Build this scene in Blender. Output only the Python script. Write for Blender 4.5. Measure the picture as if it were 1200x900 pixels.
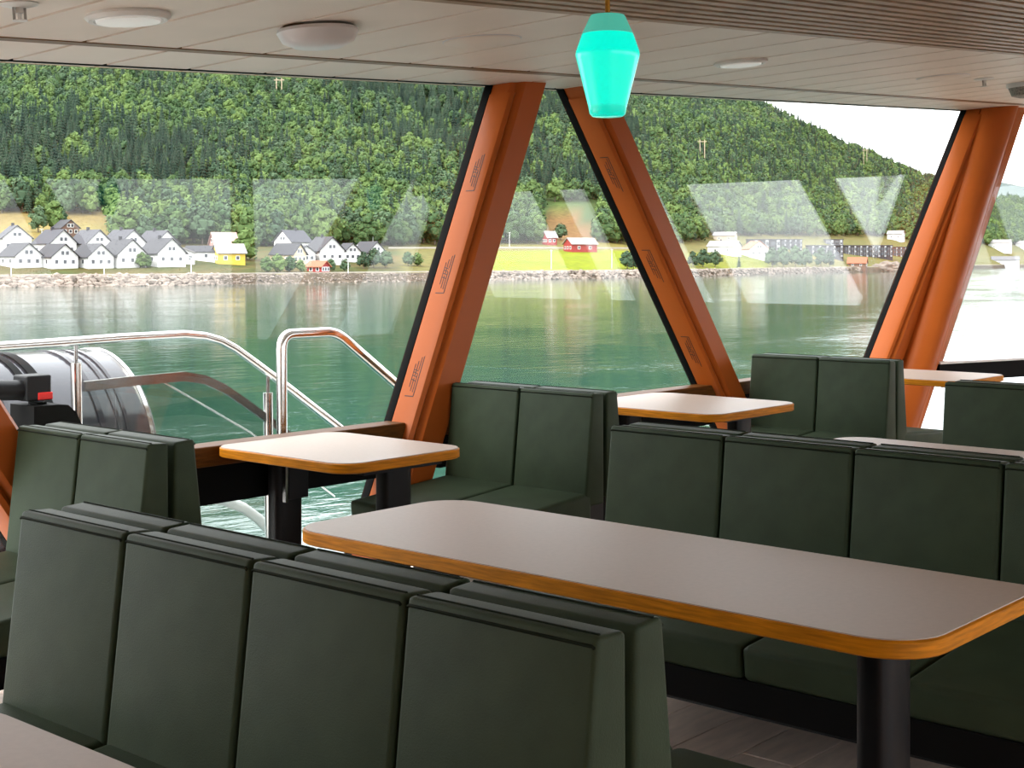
import bpy, bmesh, math, random
from mathutils import Vector, Matrix, noise
random.seed(7)
R = math.radians
scn = bpy.context.scene
for o in list(bpy.data.objects): bpy.data.objects.remove(o)

# ------------------------------------------------------------------ camera, sky, light
F, HOR, VPX, CAMH = 1650.0, 305.0, -1300.0, 1.53      # focal length (px of a 1200 px frame), horizon row, vanishing column of +Y, eye height
_l = math.hypot(VPX - 600, F)
AX = ((VPX - 600) / _l, F / _l)        # world +Y in (camera right, camera forward)
BX = (AX[1], -AX[0])                   # world +X
cam_d = bpy.data.cameras.new('camera'); cam = bpy.data.objects.new('camera', cam_d)
scn.collection.objects.link(cam); scn.camera = cam
cam.location = (0, 0, CAMH)
cam.rotation_euler = (R(90), 0, math.atan2(-BX[1], AX[1]))
cam_d.sensor_width = 36; cam_d.lens = F / 1200 * 36
cam_d.shift_y = -(450 - HOR) / 1200
cam_d.clip_start = 0.05; cam_d.clip_end = 20000
scn.view_settings.view_transform = 'Standard'; scn.view_settings.look = 'None'
scn.view_settings.gamma = 1; scn.view_settings.use_curve_mapping = False
scn.view_settings.exposure = .92

w = bpy.data.worlds.new('overcast_sky'); scn.world = w; w.use_nodes = True
wn = w.node_tree; bg = wn.nodes['Background']
tc = wn.nodes.new('ShaderNodeTexCoord'); nz = wn.nodes.new('ShaderNodeTexNoise'); rp = wn.nodes.new('ShaderNodeValToRGB')
nz.inputs['Scale'].default_value = 2.2; nz.inputs['Detail'].default_value = 5
rp.color_ramp.elements[0].position = .3; rp.color_ramp.elements[0].color = (.84, .90, .97, 1)
rp.color_ramp.elements[1].position = .65; rp.color_ramp.elements[1].color = (1, 1, 1, 1)
wn.links.new(tc.outputs['Generated'], nz.inputs['Vector']); wn.links.new(nz.outputs['Fac'], rp.inputs['Fac'])
wn.links.new(rp.outputs['Color'], bg.inputs['Color']); bg.inputs['Strength'].default_value = 2.6

sun_d = bpy.data.lights.new('veiled_sun', 'SUN'); sun = bpy.data.objects.new('veiled_sun', sun_d); scn.collection.objects.link(sun)
sun_d.energy = 2.6; sun_d.angle = R(35); sun_d.color = (1, .95, .86)
SUN_FROM = Vector((-0.85, 0.12, 0.72))
sun.rotation_euler = SUN_FROM.to_track_quat('Z', 'Y').to_euler()

# ------------------------------------------------------------------ pixel -> place helpers
def ray(x, y):
    r = ((x - 600) / F, 1.0)
    return Vector((r[0] * BX[0] + r[1] * BX[1], r[0] * AX[0] + r[1] * AX[1], -(y - HOR) / F))
CAM = Vector((0, 0, CAMH))
def atz(x, y, z): d = ray(x, y); return CAM + d * ((z - CAMH) / d.z)
def atY(x, y, Y): d = ray(x, y); return CAM + d * (Y / d.y)
def atX(x, y, X): d = ray(x, y); return CAM + d * (X / d.x)
def cam_xy(X, Y): return (X * BX[0] + Y * AX[0], X * BX[1] + Y * AX[1])
def pix(X, Y, Z):
    c = cam_xy(X, Y); return (600 + F * c[0] / c[1], HOR - F * (Z - CAMH) / c[1])
def from_col(px, depth):
    r = (px - 600) / F * depth
    return (r * BX[0] + depth * BX[1], r * AX[0] + depth * AX[1])

# ------------------------------------------------------------------ materials
def mat(name, col, rough=.5, metal=0, noise_amt=0, nscale=20, bump=0, bscale=80, spec=.5, stretch=None, emit=None, estr=0, alpha=None):
    m = bpy.data.materials.new(name); m.use_nodes = True
    nt = m.node_tree; b = nt.nodes['Principled BSDF']
    b.inputs['Base Color'].default_value = (*col, 1); b.inputs['Roughness'].default_value = rough
    b.inputs['Metallic'].default_value = metal; b.inputs['Specular IOR Level'].default_value = spec
    if emit: b.inputs['Emission Color'].default_value = (*emit, 1); b.inputs['Emission Strength'].default_value = estr
    if noise_amt or bump:
        t = nt.nodes.new('ShaderNodeTexCoord'); mp = nt.nodes.new('ShaderNodeMapping')
        nt.links.new(t.outputs['Object'], mp.inputs['Vector'])
        if stretch: mp.inputs['Scale'].default_value = stretch
    if noise_amt:
        n = nt.nodes.new('ShaderNodeTexNoise'); n.inputs['Scale'].default_value = nscale; n.inputs['Detail'].default_value = 4
        nt.links.new(mp.outputs['Vector'], n.inputs['Vector'])
        r = nt.nodes.new('ShaderNodeValToRGB')
        r.color_ramp.elements[0].position = .3; r.color_ramp.elements[1].position = .7
        r.color_ramp.elements[0].color = (*[c * (1 - noise_amt) for c in col], 1)
        r.color_ramp.elements[1].color = (*[min(1, c * (1 + noise_amt)) for c in col], 1)
        nt.links.new(n.outputs['Fac'], r.inputs['Fac']); nt.links.new(r.outputs['Color'], b.inputs['Base Color'])
    if bump:
        n2 = nt.nodes.new('ShaderNodeTexNoise'); n2.inputs['Scale'].default_value = bscale; n2.inputs['Detail'].default_value = 3
        nt.links.new(mp.outputs['Vector'], n2.inputs['Vector'])
        bp = nt.nodes.new('ShaderNodeBump'); bp.inputs['Strength'].default_value = bump; bp.inputs['Distance'].default_value = .01
        nt.links.new(n2.outputs['Fac'], bp.inputs['Height']); nt.links.new(bp.outputs['Normal'], b.inputs['Normal'])
    return m
M = {}
M['leather'] = mat('green_leather', (.041, .060, .035), .52, 0, .12, 9, .12, 300, .12)
M['piping'] = mat('dark_piping', (.016, .021, .013), .7, spec=.05)
M['base'] = mat('dark_plinth', (.012, .011, .011), .5)
M['lam'] = mat('beige_laminate', (.49, .39, .325), .45, 0, .03, 60, spec=.2)
M['wood'] = mat('amber_plywood_edge', (.56, .20, .006), .5, 0, .3, 9, .1, 40, .15, (1, 1, 14))
M['woodrail'] = mat('brown_wood_rail', (.13, .048, .009), .5, 0, .3, 8, 0, 40, .15, (1.5, 12, 12))
M['black'] = mat('black_powder_coat', (.007, .007, .008), .42, spec=.25)
M['blackmat'] = mat('black_matt', (.005, .005, .005), .7, spec=.1)
M['orange'] = mat('orange_paint', (.47, .108, .016), .4, 0, .05, 3, .03, 60, .22)
M['gasket'] = mat('black_rubber', (.004, .004, .004), .8, spec=.1)
M['ink'] = mat('black_marking', (.02, .012, .01), .6)
M['ceil'] = mat('beige_ceiling', (.86, .765, .69), .5, 0, .02, 4)
M['ceilgap'] = mat('brown_joint', (.42, .26, .15), .6)
M['trimwood'] = mat('brown_trim', (.20, .095, .03), .5)
M['slat'] = mat('brown_slat', (.42, .29, .19), .5, 0, .2, 5)
M['slatback'] = mat('dark_backing', (.02, .014, .01), .8)
M['steel'] = mat('stainless_steel', (.80, .78, .76), .16, 1)
M['darksteel'] = mat('dark_polished_steel', (.30, .29, .28), .22, 1)
M['white'] = mat('white_paint', (.80, .80, .79), .5)
M['opal'] = mat('opal_plastic', (.72, .70, .72), .35)
M['opal_lit'] = mat('lit_diffuser', (.8, .8, .78), .4, emit=(1, .96, .9), estr=.10)
M['drum'] = mat('glossy_black_drum', (.03, .028, .034), .16, 0, .2, 3, .05, 12)
M['red'] = mat('red_band', (.75, .015, .01), .4)
M['brass'] = mat('brass', (.75, .42, .08), .25, 1)
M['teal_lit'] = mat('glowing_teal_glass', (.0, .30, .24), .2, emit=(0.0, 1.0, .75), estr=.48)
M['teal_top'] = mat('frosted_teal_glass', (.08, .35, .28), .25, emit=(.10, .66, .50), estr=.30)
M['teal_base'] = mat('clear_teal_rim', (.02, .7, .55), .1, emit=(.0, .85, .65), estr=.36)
M['plank'] = mat('floor_plank', (.80, .64, .53), .42, 0, .14, 5, .08, 60, .5, (1, 6, 6))
M['floor'] = mat('floor_sheet', (.58, .46, .38), .45, 0, .15, 5)
M['innerwall'] = mat('warm_timber_wall', (.60, .29, .10), .5)
def glass_mat(name, tint=(1, 1, 1), ior=1.5, rough=0.0):
    m = bpy.data.materials.new(name); m.use_nodes = True; nt = m.node_tree
    nt.nodes.remove(nt.nodes['Principled BSDF']); out = nt.nodes['Material Output']
    tr = nt.nodes.new('ShaderNodeBsdfTransparent'); tr.inputs['Color'].default_value = (*tint, 1)
    gl = nt.nodes.new('ShaderNodeBsdfGlossy'); gl.inputs['Roughness'].default_value = rough
    fr = nt.nodes.new('ShaderNodeFresnel'); fr.inputs['IOR'].default_value = ior
    mx = nt.nodes.new('ShaderNodeMixShader')
    ge = nt.nodes.new('ShaderNodeNewGeometry'); mr = nt.nodes.new('ShaderNodeMapRange')     # same reflectance on both faces of the thin pane
    mr.inputs['To Min'].default_value = ior; mr.inputs['To Max'].default_value = 1 / ior
    nt.links.new(ge.outputs['Backfacing'], mr.inputs['Value']); nt.links.new(mr.outputs['Result'], fr.inputs['IOR'])
    nt.links.new(fr.outputs['Fac'], mx.inputs['Fac']); nt.links.new(tr.outputs['BSDF'], mx.inputs[1])
    nt.links.new(gl.outputs['BSDF'], mx.inputs[2]); nt.links.new(mx.outputs['Shader'], out.inputs['Surface'])
    return m
M['glass'] = glass_mat('window_glass', (.985, .99, .985), 1.30)
M['railglass'] = glass_mat('tinted_rail_glass', (.80, .84, .83), 1.5)

# ------------------------------------------------------------------ mesh helpers
COL = scn.collection
def link(name, me, m=None, parent=None, smooth=None):
    o = bpy.data.objects.new(name, me); COL.objects.link(o)
    if m is not None:
        if not me.materials: me.materials.append(M[m] if isinstance(m, str) else m)
    if parent: o.parent = parent
    if smooth is not None:
        sharp(me, smooth)
    return o
def sharp(me, ang=35):
    bm = bmesh.new(); bm.from_mesh(me)
    for f in bm.faces: f.smooth = True
    for e in bm.edges:
        if len(e.link_faces) == 2 and e.calc_face_angle(0) > R(ang): e.smooth = False
    bm.to_mesh(me); bm.free()
def tomesh(bm, name='m'):
    bmesh.ops.recalc_face_normals(bm, faces=bm.faces[:])
    me = bpy.data.meshes.new(name); bm.to_mesh(me); bm.free(); return me
def empty(name, loc=(0, 0, 0), rz=0):
    o = bpy.data.objects.new(name, None); COL.objects.link(o); o.location = loc; o.rotation_euler = (0, 0, rz)
    o.empty_display_size = .1; return o
def tag(o, label=None, cat=None, group=None, kind=None):
    if label: o['label'] = label
    if cat: o['category'] = cat
    if group: o['group'] = group
    if kind: o['kind'] = kind
    return o
def hexa(bm, p):     # p: 8 points, bottom ring then top ring
    v = [bm.verts.new(q) for q in p]
    for f in ((0, 3, 2, 1), (4, 5, 6, 7), (0, 1, 5, 4), (1, 2, 6, 5), (2, 3, 7, 6), (3, 0, 4, 7)):
        bm.faces.new([v[i] for i in f])
    return v
def box(bm, x0, x1, y0, y1, z0, z1):
    return hexa(bm, [(x0, y0, z0), (x1, y0, z0), (x1, y1, z0), (x0, y1, z0), (x0, y0, z1), (x1, y0, z1), (x1, y1, z1), (x0, y1, z1)])
def boxm(x0, x1, y0, y1, z0, z1, bev=0, seg=2):
    bm = bmesh.new(); box(bm, x0, x1, y0, y1, z0, z1)
    if bev: bmesh.ops.bevel(bm, geom=bm.edges[:], offset=bev, segments=seg, profile=.5, affect='EDGES')
    return tomesh(bm)
def hexm(p, bev=0, seg=2):
    bm = bmesh.new(); hexa(bm, p)
    if bev: bmesh.ops.bevel(bm, geom=bm.edges[:], offset=bev, segments=seg, profile=.5, affect='EDGES')
    return tomesh(bm)
def prism(bm, ring0, ring1):
    a = [bm.verts.new(p) for p in ring0]; b = [bm.verts.new(p) for p in ring1]; n = len(a)
    bm.faces.new(a[::-1]); bm.faces.new(b)
    for i in range(n): bm.faces.new((a[i], a[(i + 1) % n], b[(i + 1) % n], b[i]))
def rrect(x0, x1, y0, y1, rad, seg=7):
    pts = []; q = rad if isinstance(rad, (list, tuple)) else [rad] * 4
    for cx, cy, a0, r in ((x1 - q[0], y1 - q[0], 0, q[0]), (x0 + q[1], y1 - q[1], 90, q[1]), (x0 + q[2], y0 + q[2], 180, q[2]), (x1 - q[3], y0 + q[3], 270, q[3])):
        for k in range(seg + 1):
            a = R(a0 + 90 * k / seg); pts.append((cx + r * math.cos(a), cy + r * math.sin(a)))
    return pts
def tube(bm, path, r, n=10, closed=False, caps=True):
    path = [Vector(p) for p in path]; rings = []; up = Vector((0, 0, 1)); prev = None
    L = len(path)
    for i, p in enumerate(path):
        if closed: t = path[(i + 1) % L] - path[i - 1]
        else: t = path[min(i + 1, L - 1)] - path[max(i - 1, 0)]
        t.normalize()
        if prev is None:
            u = t.cross(up)
            if u.length < .05: u = t.cross(Vector((1, 0, 0)))
        else: u = prev - t * prev.dot(t)
        u.normalize(); prev = u; v = t.cross(u)
        rr = r[i] if isinstance(r, (list, tuple)) else r
        rings.append([bm.verts.new(p + u * (rr * math.cos(2 * math.pi * k / n)) + v * (rr * math.sin(2 * math.pi * k / n))) for k in range(n)])
    m = L if closed else L - 1
    for i in range(m):
        a, b = rings[i], rings[(i + 1) % L]
        for k in range(n): bm.faces.new((a[k], a[(k + 1) % n], b[(k + 1) % n], b[k]))
    if caps and not closed:
        bm.faces.new(rings[0][::-1]); bm.faces.new(rings[-1])
def tubem(path, r, n=10, closed=False):
    bm = bmesh.new(); tube(bm, path, r, n, closed); return tomesh(bm)
def lathe(bm, prof, n=32, c=(0, 0)):
    rings = []
    for r, z in prof:
        rings.append([bm.verts.new((c[0] + r * math.cos(2 * math.pi * k / n), c[1] + r * math.sin(2 * math.pi * k / n), z)) for k in range(n)])
    for a, b in zip(rings, rings[1:]):
        for k in range(n): bm.faces.new((a[k], a[(k + 1) % n], b[(k + 1) % n], b[k]))
    bm.faces.new(rings[0][::-1]); bm.faces.new(rings[-1])
def lathem(prof, n=32): bm = bmesh.new(); lathe(bm, prof, n); return tomesh(bm)
def smoothpath(pts, rad=.06, seg=6):   # round the inner corners of a polyline
    pts = [Vector(p) for p in pts]; out = [pts[0]]
    for a, b, c in zip(pts, pts[1:], pts[2:]):
        d0 = min(rad, (a - b).length * .45); d1 = min(rad, (c - b).length * .45)
        p0 = b + (a - b).normalized() * d0; p1 = b + (c - b).normalized() * d1
        for k in range(seg + 1):
            t = k / seg; out.append(p0 * (1 - t) ** 2 + b * 2 * t * (1 - t) + p1 * t * t)
    out.append(pts[-1]); return out

# ------------------------------------------------------------------ the room
WY = 4.95                                     # inside face of the window wall
def ceil_z(X, Y): return 2.288 + .0588 * (X - 2.75) - .0346 * (abs(Y) - 4.95)
X0, X1 = -3.0, 15.0
# floor with planks where it shows
fl = link('floor', hexm([(X0, -5.1, -.12), (X1, -5.1, -.12), (X1, 5.1, -.12), (X0, 5.1, -.12), (X0, -5.1, -.006), (X1, -5.1, -.006), (X1, 5.1, -.006), (X0, 5.1, -.006)]), 'floor')
tag(fl, kind='structure')
pw, pl, gap = .19, 1.22, .004
pm = boxm(-pl / 2 + gap, pl / 2 - gap, -pw / 2 + gap / 2, pw / 2 - gap / 2, -.006, .004, .0015, 1)
row = 0; yy = .9
while yy < 4.9:
    off = (row * .41) % pl
    for i in range(4):
        o = link('plank', pm, 'plank', fl); o.location = (1.9 + off - .4 + i * pl, yy, 0)
    yy += pw; row += 1
# ceiling: backing, planks, brown joint rail, slatted band
def slab(bm, xa, xb, ya, yb, lo, hi):
    hexa(bm, [(x, y, ceil_z(x, y) + lo) for x, y in ((xa, ya), (xb, ya), (xb, yb), (xa, yb))] +
             [(x, y, ceil_z(x, y) + hi) for x, y in ((xa, ya), (xb, ya), (xb, yb), (xa, yb))])
bm = bmesh.new(); slab(bm, X0, X1, 0, 5.1, .012, .14); slab(bm, X0, X1, -5.1, 0, .012, .14)
ce = link('ceiling', tomesh(bm), 'ceilgap'); tag(ce, kind='structure')
PP = .408
ceil_perf = mat('perforated_ceiling', (.86, .765, .69), .5, 0, .03, 3)
nt = ceil_perf.node_tree; vo = nt.nodes.new('ShaderNodeTexVoronoi'); vo.inputs['Scale'].default_value = 70; vo.inputs['Randomness'].default_value = 0
tcn = nt.nodes.new('ShaderNodeTexCoord'); nt.links.new(tcn.outputs['Object'], vo.inputs['Vector'])
bp = nt.nodes.new('ShaderNodeBump'); bp.inputs['Strength'].default_value = .35; bp.inputs['Distance'].default_value = .004
nt.links.new(vo.outputs['Distance'], bp.inputs['Height']); nt.links.new(bp.outputs['Normal'], nt.nodes['Principled BSDF'].inputs['Normal'])
for i in range(-8, 31):
    xa = 2.787 + PP * (i) + .011; xb = xa + PP - .022
    for ya, yb, m in ((2.3, 4.44, ceil_perf), (4.50, 5.0, 'ceil')):
        bm = bmesh.new(); slab(bm, xa, xb, ya, yb, 0, .012)
        link('ceiling_plank', tomesh(bm), m, ce)
bm = bmesh.new(); slab(bm, X0, X1, 4.44, 4.50, -.004, .012); link('joint_rail', tomesh(bm), 'trimwood', ce)
bm = bmesh.new(); slab(bm, X0, X1, -5.0, 0, 0, .012); link('ceiling_panel', tomesh(bm), 'ceil', ce)
# slats: run along the cabin, slightly converging to the bow
sd = Vector((7.216 - 3.662, 2.768 - 3.028)); sd.normalize()
def slat_y(x, off): return 3.028 + (x - 3.662) * sd.y / sd.x - off
bm = bmesh.new()
P = [(-1.0, slat_y(-1, 0)), (13, slat_y(13, 0)), (13, slat_y(13, 2.4)), (-1.0, slat_y(-1, 2.4))]
hexa(bm, [(x, y, ceil_z(x, y) - .012) for x, y in P] + [(x, y, ceil_z(x, y) + .01) for x, y in P])
link('slat_backing', tomesh(bm), 'slatback', ce)
for k in range(34):
    o0 = .0 + k * .07
    bm = bmesh.new()
    P = [(-1.0, slat_y(-1, o0)), (13, slat_y(13, o0)), (13, slat_y(13, o0 + .040)), (-1.0, slat_y(-1, o0 + .040))]
    hexa(bm, [(x, y, ceil_z(x, y) - .042) for x, y in P] + [(x, y, ceil_z(x, y) - .012) for x, y in P])
    link('slat', tomesh(bm), 'slat', ce)
# window wall panes between the leaning pillars
def p1x(z): return 4.471 + .4315 * z
def p2x(z): return 8.045 - .774 * z
def p0x(z): return 3.08 - .65 * z
def p3x(z): return 9.094 + .8835 * z
def pane(name, pts):      # pts counter-clockwise seen from inside, in (x, z)
    bm = bmesh.new(); prism(bm, [(x, WY, z) for x, z in pts], [(x, WY + .012, z) for x, z in pts])
    o = link(name, tomesh(bm), 'glass'); tag(o, kind='structure'); return o
def cz(x): return ceil_z(x, WY) + .01
pane('window_1', [(X0, 0), (p0x(0), 0), (p0x(cz(1.6)), cz(1.6)), (X0, cz(X0))])
pane('window_2', [(p0x(0) + .1, 0), (p1x(0) + .02, 0), (p1x(2.45) + .02, cz(5.5)), (p0x(2.2) + .1, cz(1.7))])
pane('window_3', [(p1x(0) + .1, 0), (p2x(0) + .1, 0), (p2x(2.48) + .1, cz(6.1)), (p1x(2.48) + .1, cz(5.6))])
pane('window_4', [(p2x(0) + .1, 0), (p3x(0) + .03, 0), (p3x(2.8) + .03, cz(11.6)), (p2x(2.5) + .1, cz(6.1))])
# black gasket strip where the panes meet the ceiling
bm = bmesh.new(); slab(bm, X0, 12.4, WY - .008, WY + .02, -.003, .012)
tag(link('trim_4', tomesh(bm), 'gasket'), kind='structure')
# bow window wall, turned inwards
bA = atz(1085, 424, .75); bB = atz(1200, 418, .75); bd = (bB - bA); bd.z = 0; bd.normalize()
def bow(t, off=0): return (bA.x + bd.x * t - bd.y * off, bA.y + bd.y * t + bd.x * off)
bm = bmesh.new()
a, b_ = bow(-.2), bow(4.9); a2, b2 = bow(-.2, .012), bow(4.9, .012); at, at2 = bow(1.12), bow(1.12, .012)
hexa(bm, [(*a, 0), (*b_, 0), (*b2, 0), (*a2, 0), (*at, ceil_z(*at)), (*b_, ceil_z(*b_)), (*b2, ceil_z(*b2)), (*at2, ceil_z(*at2))])
tag(link('window_5', tomesh(bm), 'glass'), kind='structure')
bm = bmesh.new()
def bowbox(bm, t0, t1, o0, o1, z0, z1):
    q = [bow(t0, o0), bow(t1, o0), bow(t1, o1), bow(t0, o1)]
    hexa(bm, [(*p, z0) for p in q] + [(*p, z1) for p in q])
bowbox(bm, .05, 4.9, -.09, -.005, .60, .735)
tr3 = link('trim_3', tomesh(bm), 'blackmat'); tag(tr3, kind='structure')
bm = bmesh.new(); bowbox(bm, .05, 4.9, -.1, -.005, .735, .75); link('metal_cap', tomesh(bm), 'white', tr3)
# wooden rail along the window wall: cap over a dark casing, in bays between pillars
def rail_bay(name, xa, xb):
    o = link(name, boxm(xa, xb, WY - .10, WY - .004, .50, .665), 'blackmat'); tag(o, kind='structure')
    link('wood_cap', boxm(xa, xb, WY - .13, WY - .004, .665, .75, .006), 'woodrail', o)
rail_bay('trim_1', p0x(.7) + .25, p1x(.7) - .0)
rail_bay('trim_2', p1x(.7) + .26, p2x(.7) + .0)
rail_bay('trim_5', p2x(.7) + .26, p3x(.7) + .0)
# unseen shell: opposite window wall, stern bulkhead, bow bulkhead
bm = bmesh.new()
box(bm, X0, X1, -5.1, -4.95, 0, .45)
def opp(xa, xb, xc, xd):   # a leaning post on the far side: bottom xa..xb, top xc..xd
    hexa(bm, [(xa, -5.1, .45), (xb, -5.1, .45), (xb, -4.95, .45), (xa, -4.95, .45), (xc, -5.1, 2.9), (xd, -5.1, 2.9), (xd, -4.95, 2.9), (xc, -4.95, 2.9)])
def ln(p, q):              # x at z=.45 and z=2.9 on the line through two points (x, z)
    s = (q[0] - p[0]) / (q[1] - p[1]); return (p[0] + s * (.45 - p[1]), p[0] + s * (2.9 - p[1]))
for l0, l1 in ((((8.37, 2.5), (8.91, 1.53)), ((8.80, 2.5), (9.5, 1.53))), (((11.6, 2.64), (11.66, .41)), ((11.86, 2.64), (11.95, .4))),
               (((13.92, 2.74), (13.03, 1.53)), ((14.9, 2.8), (14.04, 1.53))), (((3.7, 2.4), (2.9, 1.5)), ((4.2, 2.4), (3.4, 1.5)))):
    A, B = ln(*l0), ln(*l1); opp(A[0], B[0], A[1], B[1])
hexa(bm, [(x, y, 2.46 + .045 * (x - 8.4) + dz) for dz in (0, .42) for x, y in ((X0, -5.1), (X1, -5.1), (X1, -4.95), (X0, -4.95))])
tag(link('wall_right', tomesh(bm), 'orange'), kind='structure')
tag(link('wall_stern', boxm(X0 - .1, X0, -5.1, 5.1, 0, 2.35), 'innerwall'), kind='structure')
bm = bmesh.new(); box(bm, X1, X1 + .1, -5.1, 5.1, 0, 1.0); box(bm, X1, X1 + .1, -5.1, 5.1, 2.5, 3.2)
for yy in (-4.2, -2.1, 0, 2.1, 4.2): hexa(bm, [(x, yy + dy + sh, z) for z, sh in ((1.0, .45), (2.5, -.45)) for x, dy in ((X1, -.22), (X1 + .1, -.22), (X1 + .1, .22), (X1, .22))])
tag(link('wall_bow', tomesh(bm), 'innerwall'), kind='structure')

# ------------------------------------------------------------------ leaning pillars
def pillar(xf, ztop, label, marks=(), side_sign=1, width=.24, depth=.19):
    root = empty('window_pillar', (xf(0), WY, 0)); tag(root, label, 'pillar')
    ox = xf(0)
    def sec(pts, z): return [(xf(z) - ox + x, y, z) for x, y in pts]
    casing = [(0, -.004), (.0, -depth * .72), (.035, -depth * .80), (.05, -depth + .012), (.065, -depth), (width - .02, -depth), (width, -depth + .02), (width, -.004)]
    bm = bmesh.new(); prism(bm, sec(casing, 0), sec(casing, ztop))
    me = tomesh(bm); link('casing', me, 'orange', root, 30)
    # raised cover on the window-side face, ending short of the ceiling with a rolled lip
    zt = ztop - .10
    cov = [(-.010, -.022), (-.014, -depth * .70), (-.004, -depth * .84), (.018, -depth * .90), (.034, -depth * .86), (.03, -depth * .80), (.002, -depth * .70), (.002, -.022)]
    bm = bmesh.new(); prism(bm, sec(cov, .02), sec(cov, zt)); link('side_cover', tomesh(bm), 'orange', root, 30)
    gk = [(-.012, -.018), (.02, -.018), (.02, .03), (-.012, .03)]
    bm = bmesh.new(); prism(bm, sec(gk, .0), sec(gk, ztop)); link('gasket', tomesh(bm), 'gasket', root)
    gk = [(width - .006, -.012), (width + .014, -.012), (width + .014, .03), (width - .006, .03)]
    bm = bmesh.new(); prism(bm, sec(gk, .0), sec(gk, ztop)); link('gasket', tomesh(bm), 'gasket', root)
    # stencilled line marks on the cover: an outline bar, inner rules and a short foot
    s = (xf(1) - xf(0)); tl = math.hypot(1, s)
    for zc, flip in marks:
        bm = bmesh.new()
        def bar(y0, z0, y1, z1, wd=.0035):
            # thin raised strip on the cover face from (y0,z0) to (y1,z1)
            d = Vector((y1 - y0, z1 - z0)); n = Vector((-d.y, d.x)).normalized() * wd / 2
            q = [(y0 - n.x, z0 - n.y), (y1 - n.x, z1 - n.y), (y1 + n.x, z1 + n.y), (y0 + n.x, z0 + n.y)]
            f = lambda y, z, e: (xf(z) - ox - .0105 - .004 * (abs(y) - .022) / (depth * .70 - .022) - e, y, z)
            hexa(bm, [f(y, z, -.002) for y, z in q] + [f(y, z, .0012) for y, z in q])
        hL = .095
        bar(-.118, zc - hL, -.118, zc + hL, .004)
        bar(-.104, zc - hL * .8, -.104, zc + hL * .1); bar(-.104, zc + hL * .3, -.104, zc + hL * .95)
        bar(-.088, zc - hL * .75, -.088, zc - hL * .1); bar(-.088, zc + .0, -.088, zc + hL * .75)
        bar(-.072, zc - hL * .55, -.072, zc + hL * .6, .003)
        for t in (-.25, -.05, .12, .25): bar(-.104, zc + hL * t, -.072, zc + hL * (t + .08), .003)
        if flip: bar(-.118, zc + hL, -.06, zc + hL, .004)
        else: bar(-.118, zc - hL, -.06, zc - hL, .004)
        link('marking', tomesh(bm), 'ink', root)['label'] = 'black stencilled line marking'
    return root
pillar(p0x, 2.25, 'orange leaning pillar cut by the left edge behind the grey-green bench', ())
pillar(p1x, 2.50, 'orange pillar leaning right with bright salmon side and three black markings',
       [(atY(553, 202, WY - .08).z, 0), (atY(504, 321, WY - .08).z, 0), (atY(455, 443, WY - .08).z, 0)])
pillar(p2x, 2.53, 'dark orange pillar leaning left directly behind the glowing teal lamp',
       [(atY(716, 205, WY - .08).z, 1), (atY(766, 312, WY - .08).z, 1), (atY(810, 412, WY - .08).z, 1)])
root = pillar(p3x, 2.86, 'thick double pillar with a rounded orange column at the far right', ())
ox = p3x(0)
ct = atY(1168, 133, 4.72); cb = atY(1076, 420, 4.72); dv = (ct - cb) / (ct.z - cb.z)
q0 = cb + dv * (0.0 - cb.z); q1 = cb + dv * (2.88 - cb.z)
inv = Vector((ox, WY, 0))
def ell(c, rx, ry, n=24): return [(c.x - inv.x + rx * math.cos(2 * math.pi * k / n), c.y - inv.y + ry * math.sin(2 * math.pi * k / n), c.z) for k in range(n)]
bm = bmesh.new(); prism(bm, ell(q0, .155, .16), ell(q1, .165, .16)); link('round_column', tomesh(bm), 'orange', root, 40)
et = atY(1194, 134, 4.66); eb = atY(1099, 421, 4.66); dv = (et - eb) / (et.z - eb.z)
e0 = eb + dv * (0 - eb.z); e1 = eb + dv * (2.88 - eb.z)
bm = bmesh.new()
hexa(bm, [(e.x - inv.x + dx, e.y - inv.y + dy, e.z) for e in (e0, e1) for dx, dy in ((-.13, -.02), (.03, -.03), (.03, .04), (-.13, .05))])
link('edge_strip', tomesh(bm), 'orange', root)
bm = bmesh.new()
hexa(bm, [(e.x - inv.x + dx, e.y - inv.y + dy, e.z) for e in (e0, e1) for dx, dy in ((.03, -.02), (.06, -.02), (.06, .04), (.03, .04))])
link('gasket', tomesh(bm), 'gasket', root)

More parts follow.
